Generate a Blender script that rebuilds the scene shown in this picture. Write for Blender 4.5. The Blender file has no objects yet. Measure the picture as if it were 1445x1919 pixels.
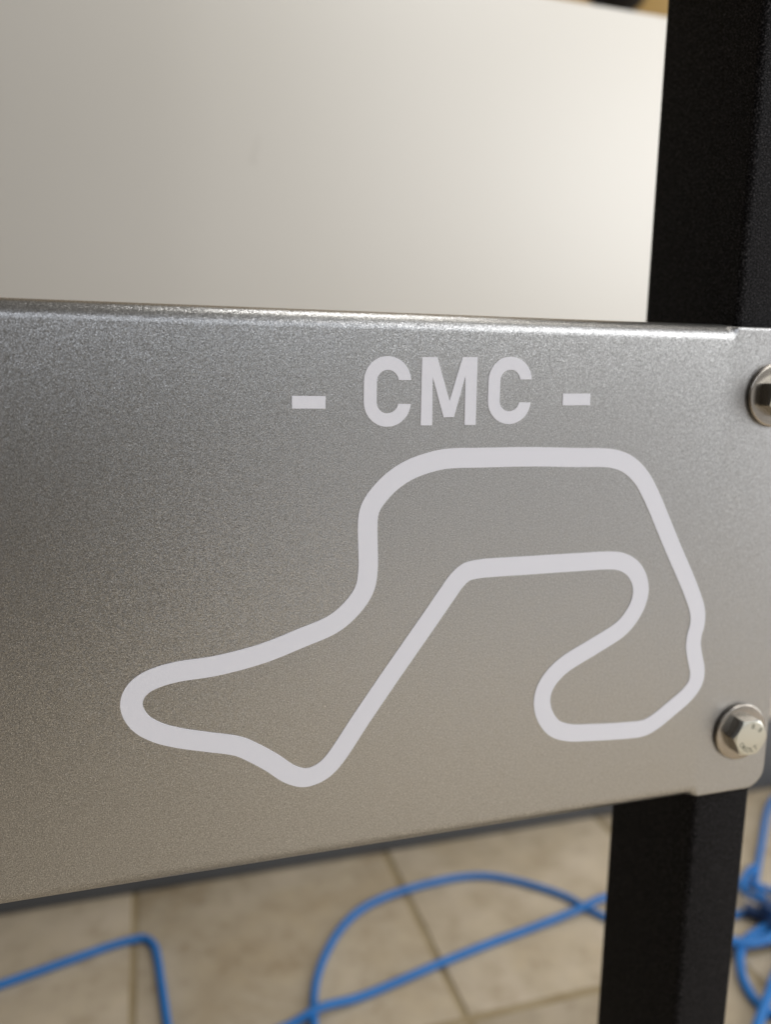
import bpy, bmesh, math, random
from mathutils import Vector, Matrix
random.seed(7)
S = bpy.context.scene
C = S.collection

# ---------------------------------------------------------------- camera, world, lamps, exposure
cd = bpy.data.cameras.new('camera'); cam = bpy.data.objects.new('camera', cd); C.objects.link(cam)
rt = Vector((0.95841883, -0.28500745, 0.01428604)); up = Vector((0.0354746, 0.16866846, 0.98503427))
fw = Vector((0.28315171, 0.9435686, -0.17176555))
cam.matrix_world = Matrix(((rt.x, up.x, -fw.x, 0), (rt.y, up.y, -fw.y, 0), (rt.z, up.z, -fw.z, 0.6), (0, 0, 0, 1)))
cd.sensor_fit = 'VERTICAL'; cd.sensor_height = 9.8; cd.sensor_width = 7.4
cd.lens = 0.76844 * 9.8
cd.clip_start = 0.01; cd.clip_end = 100
cd.dof.use_dof = True; cd.dof.focus_distance = 0.252; cd.dof.aperture_fstop = 1.65
S.camera = cam
S.render.resolution_x, S.render.resolution_y = 772, 1024

W = bpy.data.worlds.new('World'); S.world = W; W.use_nodes = True
W.node_tree.nodes['Background'].inputs[0].default_value = (0.30, 0.265, 0.22, 1)
W.node_tree.nodes['Background'].inputs[1].default_value = 0.30

def lamp(name, loc, target, sx, sy, power, col, spread=180):
    l = bpy.data.lights.new(name, 'AREA'); l.shape = 'RECTANGLE'; l.size = sx; l.size_y = sy
    l.energy = power; l.color = col; l.spread = math.radians(spread)
    o = bpy.data.objects.new(name, l); C.objects.link(o); o.location = loc
    o.rotation_euler = (Vector(target) - Vector(loc)).to_track_quat('-Z', 'Y').to_euler()
    return o
# tall window behind the photographer on the right; the satin board mirrors it softly
lamp('window_light', (1.80, -1.00, 1.72), (1.65, 1.0, 1.60), 2.3, 1.25, 32.0, (0.97, 0.985, 1.0))
# cool narrow transom window further left
lamp('transom_light', (-0.05, -0.95, 1.12), (0.05, 0.25, 0.6), 1.3, 0.14, 2.2, (0.84, 0.90, 1.0))
# unseen softbox added behind the camera for the plate to reflect
lamp('plate_fill_light', (0.66, -0.62, 0.37), (0.2, 0.25, 0.45), 1.3, 0.70, 1.25, (0.97, 0.98, 1.0))
# fill lamp added far right to brighten the white decals
lamp('right_fill_light', (2.05, -0.20, 0.80), (0.15, 0.35, 0.5), 1.6, 1.4, 15.0, (0.97, 0.98, 1.0))
# lamp added just out of view to brighten the board's right side
lamp('board_side_fill', (0.88, 0.38, 0.98), (0.50, 0.88, 0.84), 0.40, 0.50, 1.3, (0.95, 0.98, 1.0))
# extra lamp put high above to lift the middle of the board
lamp('board_top_fill', (0.50, 0.42, 1.80), (0.46, 0.88, 0.80), 0.6, 0.3, 4.0, (0.94, 0.975, 1.0))
# narrow lamp added to brighten the floor that the plate mirrors
lamp('rear_floor_fill', (0.5, -0.9, 2.2), (0.35, -0.65, 0.0), 0.6, 0.6, 3.8, (0.92, 0.96, 1.0), 50)
# overhead lamp added for the floor and board, no fixture modelled
lamp('overhead_fill', (0.8, 0.45, 2.4), (0.5, 0.5, 0.0), 1.0, 1.0, 10.0, (1.0, 0.95, 0.86))

S.view_settings.view_transform = 'Standard'; S.view_settings.look = 'None'
S.view_settings.exposure = 0.0; S.view_settings.gamma = 1.0; S.view_settings.use_curve_mapping = False

# ---------------------------------------------------------------- materials
def mat(name, col=(0.5, 0.5, 0.5), rough=0.5, metal=0.0, spec=0.5):
    m = bpy.data.materials.new(name); m.use_nodes = True
    b = m.node_tree.nodes['Principled BSDF']
    b.inputs['Base Color'].default_value = (*col, 1); b.inputs['Roughness'].default_value = rough
    b.inputs['Metallic'].default_value = metal; b.inputs['Specular IOR Level'].default_value = spec
    return m, m.node_tree, b
def nd(nt, t, **kw):
    n = nt.nodes.new(t)
    for k, v in kw.items():
        if k in n.inputs: n.inputs[k].default_value = v
        else: setattr(n, k, v)
    return n
def world_co(nt):
    g = nt.nodes.new('ShaderNodeNewGeometry'); return g.outputs['Position']
def ramp(nt, fac, stops):
    r = nt.nodes.new('ShaderNodeValToRGB'); e = r.color_ramp.elements
    while len(e) < len(stops): e.new(0.5)
    for i, (p, c) in enumerate(stops): e[i].position = p; e[i].color = (*c, 1) if len(c) == 3 else c
    nt.links.new(fac, r.inputs[0]); return r.outputs[0]

def silver_paint():
    m, nt, b = mat('silver_powder_paint', (0.56, 0.55, 0.535), 0.33, 0.94)
    L = nt.links; co = world_co(nt)
    # metallic flakes: each tiny cell tilts its own way
    v = nd(nt, 'ShaderNodeTexVoronoi', Scale=4000.0); L.new(co, v.inputs['Vector'])
    sub = nd(nt, 'ShaderNodeVectorMath', operation='SUBTRACT'); sub.inputs[1].default_value = (0.5, 0.5, 0.5)
    L.new(v.outputs['Color'], sub.inputs[0])
    sc = nd(nt, 'ShaderNodeVectorMath', operation='SCALE'); sc.inputs['Scale'].default_value = 0.20
    L.new(sub.outputs[0], sc.inputs[0])
    n1 = nd(nt, 'ShaderNodeTexNoise', Scale=2600.0, Detail=1.0); L.new(co, n1.inputs['Vector'])
    bp = nd(nt, 'ShaderNodeBump', Strength=0.5, Distance=0.00006); L.new(n1.outputs['Fac'], bp.inputs['Height'])
    add = nd(nt, 'ShaderNodeVectorMath', operation='ADD'); L.new(bp.outputs[0], add.inputs[0]); L.new(sc.outputs[0], add.inputs[1])
    nm = nd(nt, 'ShaderNodeVectorMath', operation='NORMALIZE'); L.new(add.outputs[0], nm.inputs[0])
    L.new(nm.outputs[0], b.inputs['Normal'])
    n2 = nd(nt, 'ShaderNodeTexNoise', Scale=2900.0, Detail=2.0); L.new(co, n2.inputs['Vector'])
    L.new(ramp(nt, n2.outputs['Fac'], [(0.3, (0.31, 0.308, 0.306)), (0.5, (0.475, 0.47, 0.466)), (0.66, (0.68, 0.674, 0.665)), (0.75, (0.92, 0.915, 0.90))]), b.inputs['Base Color'])
    return m
M_PLATE = silver_paint()

def vinyl():
    m, nt, b = mat('white_vinyl', (0.93, 0.93, 1.0), 0.33, 0.0, 0.45)
    n = nd(nt, 'ShaderNodeTexNoise', Scale=900.0, Detail=2.0); nt.links.new(world_co(nt), n.inputs['Vector'])
    bp = nd(nt, 'ShaderNodeBump', Strength=0.12, Distance=0.00005); nt.links.new(n.outputs['Fac'], bp.inputs['Height'])
    nt.links.new(bp.outputs[0], b.inputs['Normal'])
    return m
M_VINYL = vinyl()

def black_powder():
    m, nt, b = mat('black_powder_paint', (0.002, 0.002, 0.0022), 0.6, 0.0, 0.06)
    L = nt.links; co = world_co(nt)
    n = nd(nt, 'ShaderNodeTexNoise', Scale=1500.0, Detail=2.0, Roughness=0.6); L.new(co, n.inputs['Vector'])
    v = nd(nt, 'ShaderNodeTexVoronoi', Scale=2000.0); L.new(co, v.inputs['Vector'])
    mx = nd(nt, 'ShaderNodeMath', operation='ADD'); L.new(n.outputs['Fac'], mx.inputs[0]); L.new(v.outputs['Distance'], mx.inputs[1])
    bp = nd(nt, 'ShaderNodeBump', Strength=1.0, Distance=0.0003); L.new(mx.outputs[0], bp.inputs['Height'])
    L.new(bp.outputs[0], b.inputs['Normal'])
    d = nd(nt, 'ShaderNodeTexNoise', Scale=2000.0, Detail=1.0); L.new(co, d.inputs['Vector'])
    L.new(ramp(nt, d.outputs['Fac'], [(0.44, (0.003, 0.003, 0.0033)), (0.62, (0.036, 0.034, 0.036)), (0.74, (0.12, 0.115, 0.12))]), b.inputs['Base Color'])
    return m
M_POST = black_powder()

def board_white():
    m, nt, b = mat('white_laminate', (0.74, 0.725, 0.69), 0.42, 0.0, 0.6)
    L = nt.links; co = world_co(nt)
    n = nd(nt, 'ShaderNodeTexNoise', Scale=3.0, Detail=3.0, Distortion=0.4); L.new(co, n.inputs['Vector'])
    L.new(ramp(nt, n.outputs['Fac'], [(0.3, (0.57, 0.538, 0.485)), (0.7, (0.58, 0.548, 0.498))]), b.inputs['Base Color'])
    L.new(ramp(nt, n.outputs['Fac'], [(0.3, (0.40,)*3), (0.7, (0.43,)*3)]), b.inputs['Roughness'])
    return m
M_BOARD = board_white()
M_SKIRT = mat('dark_skirting', (0.085, 0.090, 0.098), 0.5)[0]
M_SMUDGE = mat('pencil_smudge', (0.47, 0.44, 0.395), 0.6)[0]

def tan_wall():
    m, nt, b = mat('tan_wall_paint', (0.36, 0.255, 0.125), 0.85)
    n = nd(nt, 'ShaderNodeTexNoise', Scale=8.0, Detail=5.0); nt.links.new(world_co(nt), n.inputs['Vector'])
    nt.links.new(ramp(nt, n.outputs['Fac'], [(0.3, (0.35, 0.22, 0.07)), (0.7, (0.40, 0.26, 0.10))]), b.inputs['Base Color'])
    return m
M_WALL = tan_wall()

def tile_mat():
    m, nt, b = mat('beige_stone_tile', (0.3, 0.26, 0.2), 0.55)
    L = nt.links; co = world_co(nt)
    oi = nt.nodes.new('ShaderNodeObjectInfo')
    off = nd(nt, 'ShaderNodeVectorMath', operation='SCALE'); off.inputs['Scale'].default_value = 7.0
    cx = nd(nt, 'ShaderNodeCombineXYZ'); L.new(oi.outputs['Random'], cx.inputs[0]); L.new(oi.outputs['Random'], cx.inputs[2]); L.new(cx.outputs[0], off.inputs[0])
    ad = nd(nt, 'ShaderNodeVectorMath', operation='ADD'); L.new(co, ad.inputs[0]); L.new(off.outputs[0], ad.inputs[1])
    n1 = nd(nt, 'ShaderNodeTexNoise', Scale=7.0, Detail=7.0, Roughness=0.62, Distortion=0.6); L.new(ad.outputs[0], n1.inputs['Vector'])
    n2 = nd(nt, 'ShaderNodeTexNoise', Scale=42.0, Detail=4.0, Roughness=0.6); L.new(ad.outputs[0], n2.inputs['Vector'])
    c1 = ramp(nt, n1.outputs['Fac'], [(0.32, (0.375, 0.295, 0.195)), (0.5, (0.435, 0.36, 0.26)), (0.68, (0.50, 0.42, 0.32))])
    c2 = ramp(nt, n2.outputs['Fac'], [(0.28, (0.80, 0.77, 0.72)), (0.46, (0.96, 0.96, 0.96)), (0.7, (1.05, 1.05, 1.03))])
    mx = nd(nt, 'ShaderNodeMixRGB', blend_type='MULTIPLY'); mx.inputs[0].default_value = 1.0
    hv = nd(nt, 'ShaderNodeHueSaturation'); mr = nd(nt, 'ShaderNodeMapRange'); mr.inputs['To Min'].default_value = 0.93; mr.inputs['To Max'].default_value = 1.12
    L.new(oi.outputs['Random'], mr.inputs['Value']); L.new(mr.outputs[0], hv.inputs['Value']); L.new(c1, hv.inputs['Color']); L.new(hv.outputs[0], mx.inputs[1]); L.new(c2, mx.inputs[2]); L.new(mx.outputs[0], b.inputs['Base Color'])
    bp = nd(nt, 'ShaderNodeBump', Strength=0.3, Distance=0.001); L.new(n2.outputs['Fac'], bp.inputs['Height']); L.new(bp.outputs[0], b.inputs['Normal'])
    return m
M_TILE = tile_mat()
def grout_mat():
    m, nt, b = mat('brown_grout', (0.10, 0.07, 0.035), 0.95)
    n = nd(nt, 'ShaderNodeTexNoise', Scale=20.0, Detail=4.0); nt.links.new(world_co(nt), n.inputs['Vector'])
    nt.links.new(ramp(nt, n.outputs['Fac'], [(0.3, (0.26, 0.195, 0.10)), (0.7, (0.35, 0.28, 0.17))]), b.inputs['Base Color'])
    return m
M_GROUT = grout_mat()
def hose_mat(name, col):
    m, nt, b = mat(name, col, 0.45, 0.0, 0.4)
    n = nd(nt, 'ShaderNodeTexNoise', Scale=30.0, Detail=3.0); nt.links.new(world_co(nt), n.inputs['Vector'])
    c = tuple(x*0.86 for x in col)
    nt.links.new(ramp(nt, n.outputs['Fac'], [(0.3, c), (0.7, col)]), b.inputs['Base Color'])
    return m
M_HOSE = hose_mat('blue_hose', (0.018, 0.17, 0.50))
M_FIT = hose_mat('dark_blue_plastic', (0.012, 0.045, 0.14))
M_BLACK = mat('black_rubber', (0.010, 0.010, 0.012), 0.5, 0, 0.3)[0]

def steel(name, col, rough):
    m, nt, b = mat(name, col, rough, 1.0)
    L = nt.links; co = world_co(nt)
    n = nd(nt, 'ShaderNodeTexNoise', Scale=500.0, Detail=4.0, Roughness=0.65); L.new(co, n.inputs['Vector'])
    L.new(ramp(nt, n.outputs['Fac'], [(0.3, tuple(c*0.88 for c in col)), (0.7, col)]), b.inputs['Base Color'])
    bp = nd(nt, 'ShaderNodeBump', Strength=0.25, Distance=0.0001); L.new(n.outputs['Fac'], bp.inputs['Height']); L.new(bp.outputs[0], b.inputs['Normal'])
    return m
M_WASHER = steel('zinc_washer', (0.45, 0.41, 0.36), 0.25)
M_BOLT = steel('zinc_bolt_shaded', (0.38, 0.37, 0.345), 0.25)  # head sides, colour darkened to stand in for their shade
M_FACE, _nt, _b = mat('zinc_bolt_face_lit', (0.70, 0.69, 0.61), 0.30, 0.8)  # same zinc as the sides, colour lightened as if lit
M_STAMP = mat('stamped_recess', (0.16, 0.17, 0.13), 0.5, 0.6)[0]

# ---------------------------------------------------------------- helpers
def obj(name, bm, m, parent=None, smooth=True, angle=35):
    me = bpy.data.meshes.new(name); bm.normal_update(); bm.to_mesh(me); bm.free()
    me.materials.append(m)
    if smooth:
        for p in me.polygons: p.use_smooth = True
        me.set_sharp_from_angle(angle=math.radians(angle))
    o = bpy.data.objects.new(name, me); C.objects.link(o)
    if parent: o.parent = parent
    return o
def tag(o, label, cat, group=None):
    o['label'] = label; o['category'] = cat
    if group: o['group'] = group
    return o
def thing(name, label, cat, loc=(0, 0, 0), group=None):
    o = bpy.data.objects.new(name, None); C.objects.link(o); o.location = loc; o.empty_display_size = 0.02
    return tag(o, label, cat, group)
def struct(o): o['kind'] = 'structure'; return o
def box(bm, x0, x1, y0, y1, z0, z1):
    vs = [bm.verts.new((x, y, z)) for x in (x0, x1) for y in (y0, y1) for z in (z0, z1)]
    for f in ((0,1,3,2), (4,6,7,5), (0,4,5,1), (2,3,7,6), (0,2,6,4), (1,5,7,3)): bm.faces.new([vs[i] for i in f])
    return vs
def bevel(bm, w, seg=3, edges=None):
    bmesh.ops.bevel(bm, geom=edges or bm.edges[:], offset=w, segments=seg, profile=0.5, affect='EDGES')
def catmull(P, closed, n=8):
    out = []; N = len(P); V = [Vector(p) for p in P]
    for i in range(N if closed else N-1):
        if closed: a, b, c, d = V[i-1], V[i], V[(i+1) % N], V[(i+2) % N]
        else: a, b, c, d = V[max(i-1, 0)], V[i], V[i+1], V[min(i+2, N-1)]
        # centripetal parametrisation keeps the curve tight
        t0 = 0; t1 = t0+max((b-a).length, 1e-9)**0.5; t2 = t1+max((c-b).length, 1e-9)**0.5; t3 = t2+max((d-c).length, 1e-9)**0.5
        if (b-a).length < 1e-9: t0 = -(t2-t1)+t1; a = b+(b-c)
        if (d-c).length < 1e-9: t3 = t2+(t2-t1); d = c+(c-b)
        for k in range(n):
            t = t1+(t2-t1)*k/n
            A1 = a*((t1-t)/(t1-t0))+b*((t-t0)/(t1-t0)); A2 = b*((t2-t)/(t2-t1))+c*((t-t1)/(t2-t1)); A3 = c*((t3-t)/(t3-t2))+d*((t-t2)/(t3-t2))
            B1 = A1*((t2-t)/(t2-t0))+A2*((t-t0)/(t2-t0)); B2 = A2*((t3-t)/(t3-t1))+A3*((t-t1)/(t3-t1))
            out.append(B1*((t2-t)/(t2-t1))+B2*((t-t1)/(t2-t1)))
    if not closed: out.append(V[-1])
    return out
def tube(bm, pts, r, seg=14):
    rings = []; N = len(pts)
    for i, p in enumerate(pts):
        t = (pts[min(i+1, N-1)]-pts[max(i-1, 0)]).normalized()
        s = t.cross(Vector((0, 0, 1)))
        if s.length < 1e-4: s = Vector((1, 0, 0))
        s.normalize(); u = s.cross(t)
        rings.append([bm.verts.new(p+s*r*math.cos(a)+u*r*math.sin(a)) for a in [2*math.pi*k/seg for k in range(seg)]])
    for a, b in zip(rings, rings[1:]):
        for k in range(seg): bm.faces.new((a[k], a[(k+1) % seg], b[(k+1) % seg], b[k]))
    bm.faces.new(rings[0]); bm.faces.new(rings[-1][::-1])
    bmesh.ops.recalc_face_normals(bm, faces=bm.faces[:])
def lathe(bm, prof, seg=64, M=Matrix()):
    """profile of (radius, height); axis is local Z, turned by M"""
    rings = []
    for r, h in prof:
        if r < 1e-7: rings.append([bm.verts.new(M @ Vector((0, 0, h)))])
        else: rings.append([bm.verts.new(M @ Vector((r*math.cos(2*math.pi*k/seg), r*math.sin(2*math.pi*k/seg), h))) for k in range(seg)])
    for a, b in zip(rings, rings[1:]):
        for k in range(seg):
            q = [a[k % len(a)], a[(k+1) % seg % len(a)], b[(k+1) % seg % len(b)], b[k % len(b)]]
            u = []
            for v in q:
                if v not in u: u.append(v)
            if len(u) > 2: bm.faces.new(u)
    bmesh.ops.recalc_face_normals(bm, faces=bm.faces[:])
def prism_xz(outline, y_front, y_back):
    """flat shape given by (x, z) outline, extruded along Y"""
    bm = bmesh.new()
    f = [bm.verts.new((x, y_front, z)) for x, z in outline]; b = [bm.verts.new((x, y_back, z)) for x, z in outline]
    bm.faces.new(f); bm.faces.new(b[::-1]); n = len(f)
    for i in range(n): bm.faces.new((f[i], b[i], b[(i+1) % n], f[(i+1) % n]))
    bmesh.ops.recalc_face_normals(bm, faces=bm.faces[:])
    return bm

# ---------------------------------------------------------------- floor and wall
FY = 0.600      # a cross joint runs here
T = 0.305; G = 0.0075
bm = bmesh.new()
vs = [bm.verts.new(p) for p in ((-3.4, -3.1, -0.0016), (3.6, -3.1, -0.0016), (3.6, 1.75, -0.0016), (-3.4, 1.75, -0.0016))]
bm.faces.new(vs)
floor = struct(obj('floor', bm, M_GROUT, smooth=False))
bm = bmesh.new(); h = (T-G)/2
box(bm, -h, h, -h, h, -0.009, 0)
bevel(bm, 0.0012, 2, [e for e in bm.edges if all(v.co.z > -0.001 for v in e.verts)])
tile0 = None
for i in range(-7, 8):
    for j in range(-8, 3):
        cxx = -0.0365 + T*(i+0.5); cyy = FY + T*(j+0.5)
        if tile0 is None: tile0 = obj('floor_tile', bm, M_TILE, floor); o = tile0
        else: o = tile0.copy(); C.objects.link(o); o.parent = floor
        o.location = (cxx+random.uniform(-.0007, .0007), cyy+random.uniform(-.0007, .0007), random.uniform(-.0006, .0006))
        o.rotation_euler = (random.uniform(-.0015, .0015), random.uniform(-.0015, .0015), random.uniform(-.003, .003))

bm = bmesh.new(); box(bm, -2.6, 3.2, 1.55, 1.67, -0.003, 2.5)
struct(obj('back_wall', bm, M_WALL, smooth=False))

# ---------------------------------------------------------------- white board standing behind the plate
bd = thing('white_board', 'large smooth white board standing upright behind the silver plate', 'board', (0.4, 0.874, 0))
bm = bmesh.new(); box(bm, -1.5, 1.5, 0, 0.024, 0.112, 1.018); bevel(bm, 0.0015, 3)
obj('panel', bm, M_BOARD, bd)
bm = bmesh.new(); box(bm, -1.5, 1.5, -0.002, 0.022, 0.0025, 0.110); bevel(bm, 0.002, 2)
obj('skirting', bm, M_SKIRT, bd)
bm = bmesh.new(); P = [Vector(p) for p in ((-0.2811, -0.0001, 0.8415), (-0.284, -0.0001, 0.8324), (-0.2874, -0.0001, 0.8232), (-0.2881, -0.0001, 0.8168), (-0.2842, -0.0001, 0.8161))]
tube(bm, catmull(P, False, 6), 0.0004, 6)
obj('pencil_mark', bm, M_SMUDGE, bd)

# black fixture on the wall
fx = thing('wall_fixture', 'round black fixture on the tan wall, its bottom peeking over the white board', 'wall fixture', (0.933, 1.55, 1.405))
bm = bmesh.new(); lathe(bm, [(0, 0.052), (0.030, 0.050), (0.052, 0.042), (0.066, 0.030), (0.072, 0.018), (0.072, 0.010)], 64, Matrix.Rotation(math.pi/2, 4, 'X'))
obj('dome', bm, M_BLACK, fx)
bm = bmesh.new(); lathe(bm, [(0, 0.001), (0.076, 0.001), (0.079, 0.004), (0.079, 0.010), (0.076, 0.013), (0.0722, 0.013)], 64, Matrix.Rotation(math.pi/2, 4, 'X'))
obj('rim', bm, M_BLACK, fx)

# ---------------------------------------------------------------- black post
PX0, PX1, PY0, PY1 = 0.2134, 0.2417, 0.2535, 0.3135
po = thing('black_post', 'black textured rectangular steel post rising from the tiled floor', 'post', ((PX0+PX1)/2, (PY0+PY1)/2, 0))
def roundrect(hx, hy, r, n=5):
    out = []
    for sx, sy, a0 in ((1, 1, 0), (-1, 1, 90), (-1, -1, 180), (1, -1, 270)):
        for k in range(n+1):
            a = math.radians(a0+90*k/n); out.append((sx*(hx-r)+r*math.cos(a), sy*(hy-r)+r*math.sin(a)))
    return out
hx, hy = (PX1-PX0)/2, (PY1-PY0)/2
bm = bmesh.new()
rr = roundrect(hx, hy, 0.0028, 6)
lo = [bm.verts.new((x, y, 0.005)) for x, y in rr]; hi = [bm.verts.new((x, y, 1.30)) for x, y in rr]
for i in range(len(rr)): j = (i+1) % len(rr); bm.faces.new((lo[i], lo[j], hi[j], hi[i]))
bm.faces.new(hi)
obj('tube', bm, M_POST, po, angle=50)
bm = bmesh.new(); box(bm, -hx-0.018, hx+0.018, -hy-0.018, hy+0.018, 0.0007, 0.0052); bevel(bm, 0.001, 2)
obj('base_plate', bm, M_POST, po)

# ---------------------------------------------------------------- silver bent plate
YF = 0.250; TH = 0.003; R = 0.0062
ZT, ZB = 0.6204, 0.4297           # outer top and bottom of the folded part
TZT, TZB = 0.6195, 0.4302         # flat tab top and bottom
XL, XF, XR = -0.42, 0.2095, 0.2437
pl = thing('silver_plate', 'silver folded metal plate with white race circuit outline and CMC lettering', 'metal plate', (0, 0, 0))
N = 10
EDGE = 0.0008
def section(x):
    """closed (y, z) outline of the sheet at x: C-shaped fold left of XF, flat rounded tab right of it"""
    t = min(1, max(0, (x-(XF-0.0020))/0.0042)); t = t*t*(3-2*t)      # 0 folded, 1 flat
    r = 0.0085; cut = 0
    if x > XR-r: cut = r-math.sqrt(max(0, r*r-(x-(XR-r))**2))
    e = min(EDGE, max(0.00002, XR-x)) if x > XR-0.0009 else EDGE
    out = []
    for sg, zt, zc in ((1, ZT, TZT-cut), (-1, ZB, TZB+cut)):
        o, i = [], []
        flen = 0.024
        for k in range(N+1):
            a = math.radians(90*k/N)
            fo = (YF+R*(1-math.cos(a)), zt-sg*R+sg*R*math.sin(a))
            fi = (YF+TH+(R-TH)*(1-math.cos(a)), zt-sg*R+sg*(R-TH)*math.sin(a))
            u = k/N
            b_ = math.radians(90*max(0, (k-N+4))/4)
            zz = (zc-sg*EDGE) if k > N-4 else None
            lo_z = (ZT-R) if sg > 0 else (ZB+R)
            hi = zc-sg*EDGE
            z0_ = min(lo_z, hi-0.0002) if sg > 0 else max(lo_z, hi+0.0002)
            if k <= N-4: to = (YF, z0_+(hi-z0_)*k/(N-4))
            else: to = (YF+EDGE*(1-math.cos(b_)), hi+sg*EDGE*math.sin(b_))
            ti = (YF+TH, z0_+(zc-z0_)*k/N)
            o.append(tuple(p*(1-t)+q*t for p, q in zip(fo, to))); i.append(tuple(p*(1-t)+q*t for p, q in zip(fi, ti)))
        fo = (YF+flen, zt); fi = (YF+flen, zt-sg*TH); to = (YF+TH*0.7, zc); ti = (YF+TH, zc-sg*0.0001)
        t2 = min(1, max(0, (x-(XF-0.0045))/0.0040)); t2 = t2*t2
        t2 = max(t, t2)
        o.append(tuple(p*(1-t2)+q*t2 for p, q in zip(fo, (max(to[0], o[-1][0]+0.0002), o[-1][1]))))
        i.append(tuple(p*(1-t2)+q*t2 for p, q in zip(fi, (max(ti[0], i[-1][0]+0.0002) if t < 1 else ti[0], i[-1][1]))))
        out.append((o, i))
    (ot, it), (ob, ib) = out
    return ot[::-1]+ob+ib[::-1]+it
bm = bmesh.new()
xs = [XL]+[XL+(XF-0.008-XL)*k/12 for k in range(1, 13)]+[XF-0.006+0.0004*k for k in range(0, 22)]
x = xs[-1]
xs += [x+(XR-0.0085-x)*k/6 for k in range(1, 7)]
xs += [XR-0.0085+0.0085*math.sin(math.radians(90*k/14)) for k in range(1, 15)]
prev = None
for k, x in enumerate(xs):
    ring = [bm.verts.new((x, y, z)) for y, z in section(x)]
    if prev:
        n = len(ring)
        for i in range(n): bm.faces.new((prev[i], prev[(i+1) % n], ring[(i+1) % n], ring[i]))
    else: bm.faces.new(ring)
    prev = ring
bm.faces.new(prev[::-1])
bmesh.ops.recalc_face_normals(bm, faces=bm.faces[:])
obj('folded_sheet', bm, M_PLATE, pl, angle=50)

# race circuit outline, in millimetres on the plate face
TRACK = [(129.2, 572.3), (144.8, 571.8), (161.2, 571.1), (167.8, 569.6), (173.8, 564.6), (178.2, 557.6), (188.9, 538.3), (200.4, 517.7), (204.4, 509.5), (204.2, 504.7), (202.9, 500.8), (202.6, 496.5), (204.3, 490.7), (206.3, 485.5), (206.0, 480.9), (203.7, 476.7), (195.0, 470.7), (186.3, 464.8), (183.7, 463.7), (176.5, 463.8), (158.6, 465.0), (148.6, 465.8), (143.5, 467.9), (139.6, 472.5), (137.8, 476.8), (137.1, 481.1), (138.2, 485.9), (141.2, 490.2), (146.1, 493.8), (158.1, 499.9), (168.9, 505.6), (173.0, 509.0), (176.6, 515.0), (177.5, 520.5), (176.1, 525.4), (173.0, 529.9), (168.2, 532.4), (164.0, 532.9), (147.2, 533.1), (127.0, 533.0), (117.0, 533.0), (109.0, 532.9), (104.8, 532.2), (102.1, 530.1), (98.4, 524.9), (92.9, 517.2), (85.5, 507.0), (76.4, 494.4), (67.5, 481.8), (56.6, 466.3), (52.7, 462.6), (47.0, 461.3), (42.4, 463.2), (35.7, 469.2), (29.9, 473.6), (24.6, 476.5), (14.7, 479.3), (5.4, 481.9), (-1.8, 484.5), (-6.4, 487.8), (-8.8, 492.5), (-9.2, 495.5), (-8.0, 499.2), (-5.1, 501.8), (-1.1, 503.6), (5.8, 504.7), (17.5, 505.5), (32.6, 508.3), (45.6, 512.5), (57.6, 517.0), (65.5, 523.1), (68.5, 528.4), (69.3, 534.6), (69.0, 542.3), (68.7, 549.9), (68.9, 554.3), (70.0, 557.1), (72.7, 560.8), (77.3, 565.4), (82.8, 568.7), (89.4, 571.0), (96.4, 572.1), (109.7, 572.3)]
V = [Vector(p) for p in TRACK]
for _ in range(1):   # a touch of smoothing
    V = [V[i]*0.6+(V[i-1]+V[(i+1) % len(V)])*0.2 if (V[i-1]-V[(i+1) % len(V)]).length < 16 else V[i] for i in range(len(V))]
ctr = catmull(V, True, 8)
def offset_loop(P, d):
    n = len(P); out = []
    for i in range(n):
        t = (P[(i+2) % n]-P[i-2]).normalized(); out.append(P[i]+Vector((-t.y, t.x))*d)
    return out
def decal_strip(P, w, name, parent):
    bm = bmesh.new(); A = offset_loop(P, w/2); B = offset_loop(P, -w/2)
    yf, yb = YF-0.00022, YF+0.0001
    mm = lambda p, y: bm.verts.new((p.x/1000, y, p.y/1000))
    a = [mm(p, yf) for p in A]; b = [mm(p, yf) for p in B]; a2 = [mm(p, yb) for p in A]; b2 = [mm(p, yb) for p in B]; n = len(P)
    for i in range(n):
        j = (i+1) % n
        bm.faces.new((a[i], a[j], b[j], b[i])); bm.faces.new((a[i], a2[i], a2[j], a[j])); bm.faces.new((b[i], b[j], b2[j], b2[i]))
    bmesh.ops.recalc_face_normals(bm, faces=bm.faces[:])
    return obj(name, bm, M_VINYL, parent)
o = decal_strip(ctr, 6.85, 'circuit_outline', pl); o['label'] = 'white vinyl race circuit outline'

def flat_decal(name, outline, label):
    bm = prism_xz([(x/1000, z/1000) for x, z in outline], YF-0.00022, YF+0.0001)
    o = obj(name, bm, M_VINYL, pl, angle=30); o['label'] = label
def letter_c(x0, z0, w, h, st, top_cut, bot_cut):
    ro = w/2; ri = ro-st; xc = x0+ro; zt = z0+h-ro; zb = z0+ro; pts = []
    at = math.degrees(math.asin(min(1, (top_cut-zt)/ro))); ai = math.degrees(math.asin(min(1, (top_cut-zt)/ri)))
    bt = math.degrees(math.asin((bot_cut-zb)/ro)); bi = math.degrees(math.asin((bot_cut-zb)/ri))
    n = 22
    for k in range(n+1): t = math.radians(at+(180-at)*k/n); pts.append((xc+ro*math.cos(t), zt+ro*math.sin(t)))
    for k in range(n+1): t = math.radians(180+(180+bt)*k/n); pts.append((xc+ro*math.cos(t), zb+ro*math.sin(t)))
    for k in range(n+1): t = math.radians(360+bi-(180+bi)*k/n); pts.append((xc+ri*math.cos(t), zb+ri*math.sin(t)))
    for k in range(n+1): t = math.radians(180-(180-ai)*k/n); pts.append((xc+ri*math.cos(t), zt+ri*math.sin(t)))
    return pts
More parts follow.
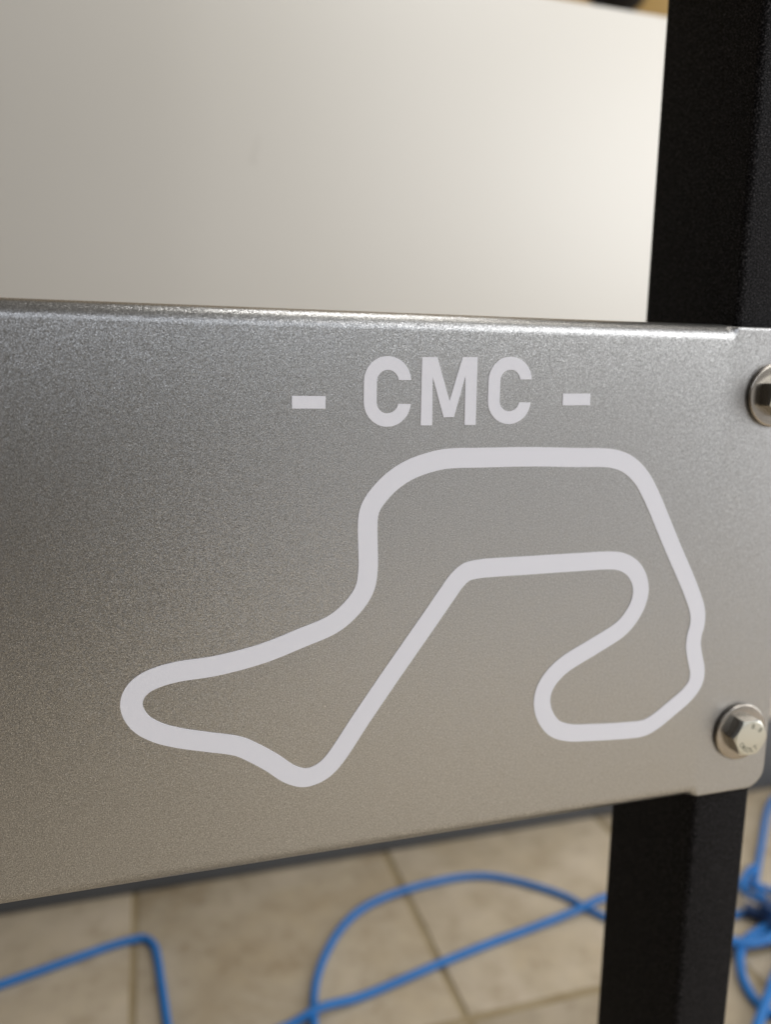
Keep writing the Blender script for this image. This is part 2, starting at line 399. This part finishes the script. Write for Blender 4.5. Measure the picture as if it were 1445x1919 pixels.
flat_decal('letter', letter_c(67.0, 583.1, 16.2, 22.9, 4.4, 598.4, 590.6), 'white letter C at the left of the word')
flat_decal('letter', [(86.8, 605.9), (92.2, 606.0), (96.9, 591.6), (101.2, 606.2), (106.6, 606.3), (106.7, 583.6), (102.6, 583.6), (102.4, 600.1), (98.7, 586.3), (94.9, 586.2), (90.7, 599.5), (90.9, 583.5), (86.8, 583.5)], 'white letter M')
flat_decal('letter', letter_c(110.9, 583.8, 16.2, 22.9, 4.4, 599.1, 591.3), 'white letter C at the right of the word')
flat_decal('dash', [(43.4, 593.0), (54.3, 593.0), (54.3, 589.0), (43.4, 589.0)], 'white dash before the letters')
flat_decal('dash', [(139.4, 594.4), (150.4, 594.5), (150.5, 590.4), (139.5, 590.3)], 'white dash after the letters')

# ---------------------------------------------------------------- bolts with washers
RX = Matrix.Rotation(math.pi/2, 4, 'X')      # local Z -> -Y (towards the viewer)
def bolt(loc, rot, label, tilt):
    t = thing('hex_bolt', label, 'bolt', loc, 'zinc bolts holding the silver plate to the post')
    t.rotation_euler = (tilt[0], 0, tilt[1])
    # washer: slightly dished disc, rim lifted off the plate
    bm = bmesh.new()
    lathe(bm, [(0.0045, 0.0003), (0.0108, 0.0003), (0.0118, 0.0006), (0.0121, 0.0010), (0.01205, 0.0014), (0.0117, 0.00175), (0.0112, 0.00185), (0.0085, 0.0020), (0.0045, 0.0021), (0.0045, 0.0003)], 96, RX)
    obj('washer', bm, M_WASHER, t, angle=50)
    # hex head with chamfered corners and a recess-free face
    Rh = 0.0082; hh = 0.0075; zb = 0.0021; seg = 96; bm = bmesh.new(); rings = []
    apo = Rh*math.cos(math.pi/6)
    def hexr(a):
        b = (a-rot) % (math.pi/3)-math.pi/6
        return apo/math.cos(b)
    def hrow(h, fn): return [bm.verts.new(RX @ Vector((fn(2*math.pi*k/seg)*math.cos(2*math.pi*k/seg), fn(2*math.pi*k/seg)*math.sin(2*math.pi*k/seg), h))) for k in range(seg)]
    rows = [hrow(zb, hexr)]
    rc = apo*0.985
    top = [bm.verts.new(RX @ Vector((hexr(2*math.pi*k/seg)*math.cos(2*math.pi*k/seg), hexr(2*math.pi*k/seg)*math.sin(2*math.pi*k/seg), hh-(hexr(2*math.pi*k/seg)-rc)*0.52))) for k in range(seg)]
    rows.append(top); tops = [v.co.copy() for v in top]
    for a, b in zip(rows, rows[1:]):
        for k in range(seg): bm.faces.new((a[k], a[(k+1) % seg], b[(k+1) % seg], b[k]))
    bmesh.ops.recalc_face_normals(bm, faces=bm.faces[:])
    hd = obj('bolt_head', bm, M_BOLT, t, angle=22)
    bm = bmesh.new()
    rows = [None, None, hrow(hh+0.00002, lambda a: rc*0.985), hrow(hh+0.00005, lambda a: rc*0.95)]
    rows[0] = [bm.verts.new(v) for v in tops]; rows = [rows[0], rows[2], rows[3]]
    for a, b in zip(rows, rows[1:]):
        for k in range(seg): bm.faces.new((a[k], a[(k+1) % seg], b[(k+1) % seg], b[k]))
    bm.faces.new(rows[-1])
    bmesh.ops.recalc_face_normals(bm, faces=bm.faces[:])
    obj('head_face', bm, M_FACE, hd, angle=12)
    return t, hh
def stamp(parent, text, ang, rad, size, hh, name='stamped_mark'):
    """characters pressed in a ring round the face of the bolt head"""
    n = len(text)
    for i, ch in enumerate(text):
        if ch == ' ': continue
        a = ang+(i-(n-1)/2)*size*0.95/rad*(1 if math.sin(ang) < 0 else -1)
        cu = bpy.data.curves.new('t', 'FONT'); cu.body = ch; cu.size = size*1.35; cu.align_x = 'CENTER'; cu.align_y = 'CENTER'; cu.extrude = 0.00004; cu.resolution_u = 3; cu.offset = 0.00003
        to = bpy.data.objects.new('t', cu); C.objects.link(to)
        dg = bpy.context.evaluated_depsgraph_get(); me = bpy.data.meshes.new_from_object(to.evaluated_get(dg))
        bpy.data.objects.remove(to)
        rot = a-math.pi/2 if math.sin(ang) >= 0 else a+math.pi/2
        me.transform(RX @ Matrix.Translation((rad*math.cos(a), rad*math.sin(a), hh+0.00005)) @ Matrix.Rotation(rot, 4, 'Z'))
        me.name = name; me.materials.clear(); me.materials.append(M_STAMP)
        o = bpy.data.objects.new(name, me); C.objects.link(o); o.parent = parent
b1, hh = bolt((0.2287, YF, 0.4573), math.radians(-2), 'lower hex bolt with washer and stamped face at the plate corner', (0.0, 0.0))
stamp(b1, '8.8', math.radians(62), 0.0050, 0.0022, hh)
stamp(b1, 'OKOLT', math.radians(-105), 0.0050, 0.0021, hh)
b2, hh = bolt((0.2296, YF, 0.5944), math.radians(28), 'upper hex bolt with washer cut by the right edge of the photo', (0.0, 0.0))
stamp(b2, '8.8', math.radians(100), 0.0050, 0.0022, hh)

# ---------------------------------------------------------------- blue hoses on the floor
def hose(pts, label, z=0.0046, r=0.0039, mat_=M_HOSE, lift=None):
    P = [Vector((x/1000, y/1000, z+((lift[i] if lift else 0)))) for i, (x, y) in enumerate(pts)]
    c = catmull(P, False, 8)
    t = thing('blue_hose', label, 'hose', (0, 0, 0), 'blue hoses lying on the tiled floor')
    bm = bmesh.new(); tube(bm, c, r); obj('hose_tube', bm, mat_, t)
    return t
hose([(-330, 718), (-240, 739), (-160.6, 759.0), (-128.3, 767.5), (-94.5, 776.6), (-58.8, 786.2), (-40.5, 788.9), (-25.3, 788.1), (-16.1, 775.5), (-12.5, 756.6), (-9.3, 721.8), (-5.2, 673.5), (-2.7, 640.7), (4, 560), (20, 430), (60, 300)],
     'blue hose bent in a sharp corner on the tiles at lower left')
hose([(118, 520), (122, 590), (127.3, 633.8), (134.0, 664.7), (141.8, 686.9), (156.7, 715.0), (179.5, 746.1), (206.6, 769.5), (236.5, 782.7), (267.4, 790.0), (303.5, 794.3), (337.7, 795.4), (368.6, 789.5), (396.8, 774.0), (430.5, 745.2), (446.2, 726.8), (456.7, 706.9), (470, 684.4), (500, 655), (560, 640), (615.8, 649.4), (630, 648.4), (656.0, 641.0), (720, 630)],
     'blue hose curving in a wide arch across the tiles left of the post', lift=[0, 0, 0.001, 0, 0, 0, 0, 0, 0, 0, 0, 0, 0, 0, 0, 0, 0, 0, 0, 0, 0, 0, 0, 0])
hose([(-60, 596), (20, 616), (104.0, 633.6), (133.0, 639.3), (174.9, 648.4), (265.1, 668.9), (325.7, 681.8), (384.4, 692.1), (444.3, 700.6), (475.5, 705.1), (540, 712), (610, 704), (669.0, 683.4), (690, 660)],
     'blue hose running straight across the tiles under the arched hose', lift=[0, 0, 0, 0.006, 0, 0, 0, 0, 0.004, 0.008, 0, 0, 0.004, 0.003])
hose([(900, 862), (838.5, 838), (738.1, 747.7), (700.5, 711.9), (671.5, 682.7), (659.2, 661.1), (651.0, 639.6), (648, 628)],
     'blue hose rising away from the fitting toward the board right of the post', lift=[0, 0, 0, 0, 0.006, 0.010, 0.012, 0.012])
hose([(700, 716), (676.8, 700), (640, 668), (641, 632)], 'short blue hose crossing down into the fitting right of the post', lift=[0.0, 0.010, 0.014, 0.020])
hose([(720, 640), (668, 625), (634.4, 619.3), (613.9, 615.3), (594, 608.4), (576.7, 597.2), (562.8, 580.2), (553.0, 563.9), (546.7, 544.3), (547.1, 530.5), (556, 505)],
     'blue hose looping tightly forward from the fitting right of the post', r=0.0046, lift=[0.004]*5+[0]*6)
hose([(660, 608), (640, 606), (612, 601), (585, 603), (560, 620)], 'thick blue hose lying against the front of the fitting', r=0.0055, lift=[0.006]*5)
hose([(640, 600), (600, 568), (577.4, 551.9), (560.5, 538.6), (548.6, 530.1), (527.6, 514.9), (480, 480), (420, 440)],
     'blue hose crossing the tight loop at the lower right corner', r=0.0048, lift=[0.0, 0, 0.004, 0.006, 0.007, 0.005, 0, 0])
ft = thing('hose_fitting', 'dark blue push-in fitting joining the hoses on the tiles right of the post', 'hose fitting', (0.640, 0.629, 0.013))
bm = bmesh.new(); lathe(bm, [(0, -0.016), (0.008, -0.016), (0.0095, -0.014), (0.0095, 0.014), (0.008, 0.016), (0, 0.016)], 24); obj('fitting_body', bm, M_FIT, ft)
for k, a in enumerate((10, 130, 250)):
    bm = bmesh.new(); lathe(bm, [(0, 0.006), (0.0062, 0.006), (0.0062, 0.019), (0.0074, 0.019), (0.0074, 0.023), (0, 0.023)], 24, Matrix.Rotation(math.radians(a), 4, 'Z') @ Matrix.Rotation(math.pi/2, 4, 'Y'))
    obj('collar', bm, M_FIT, ft)
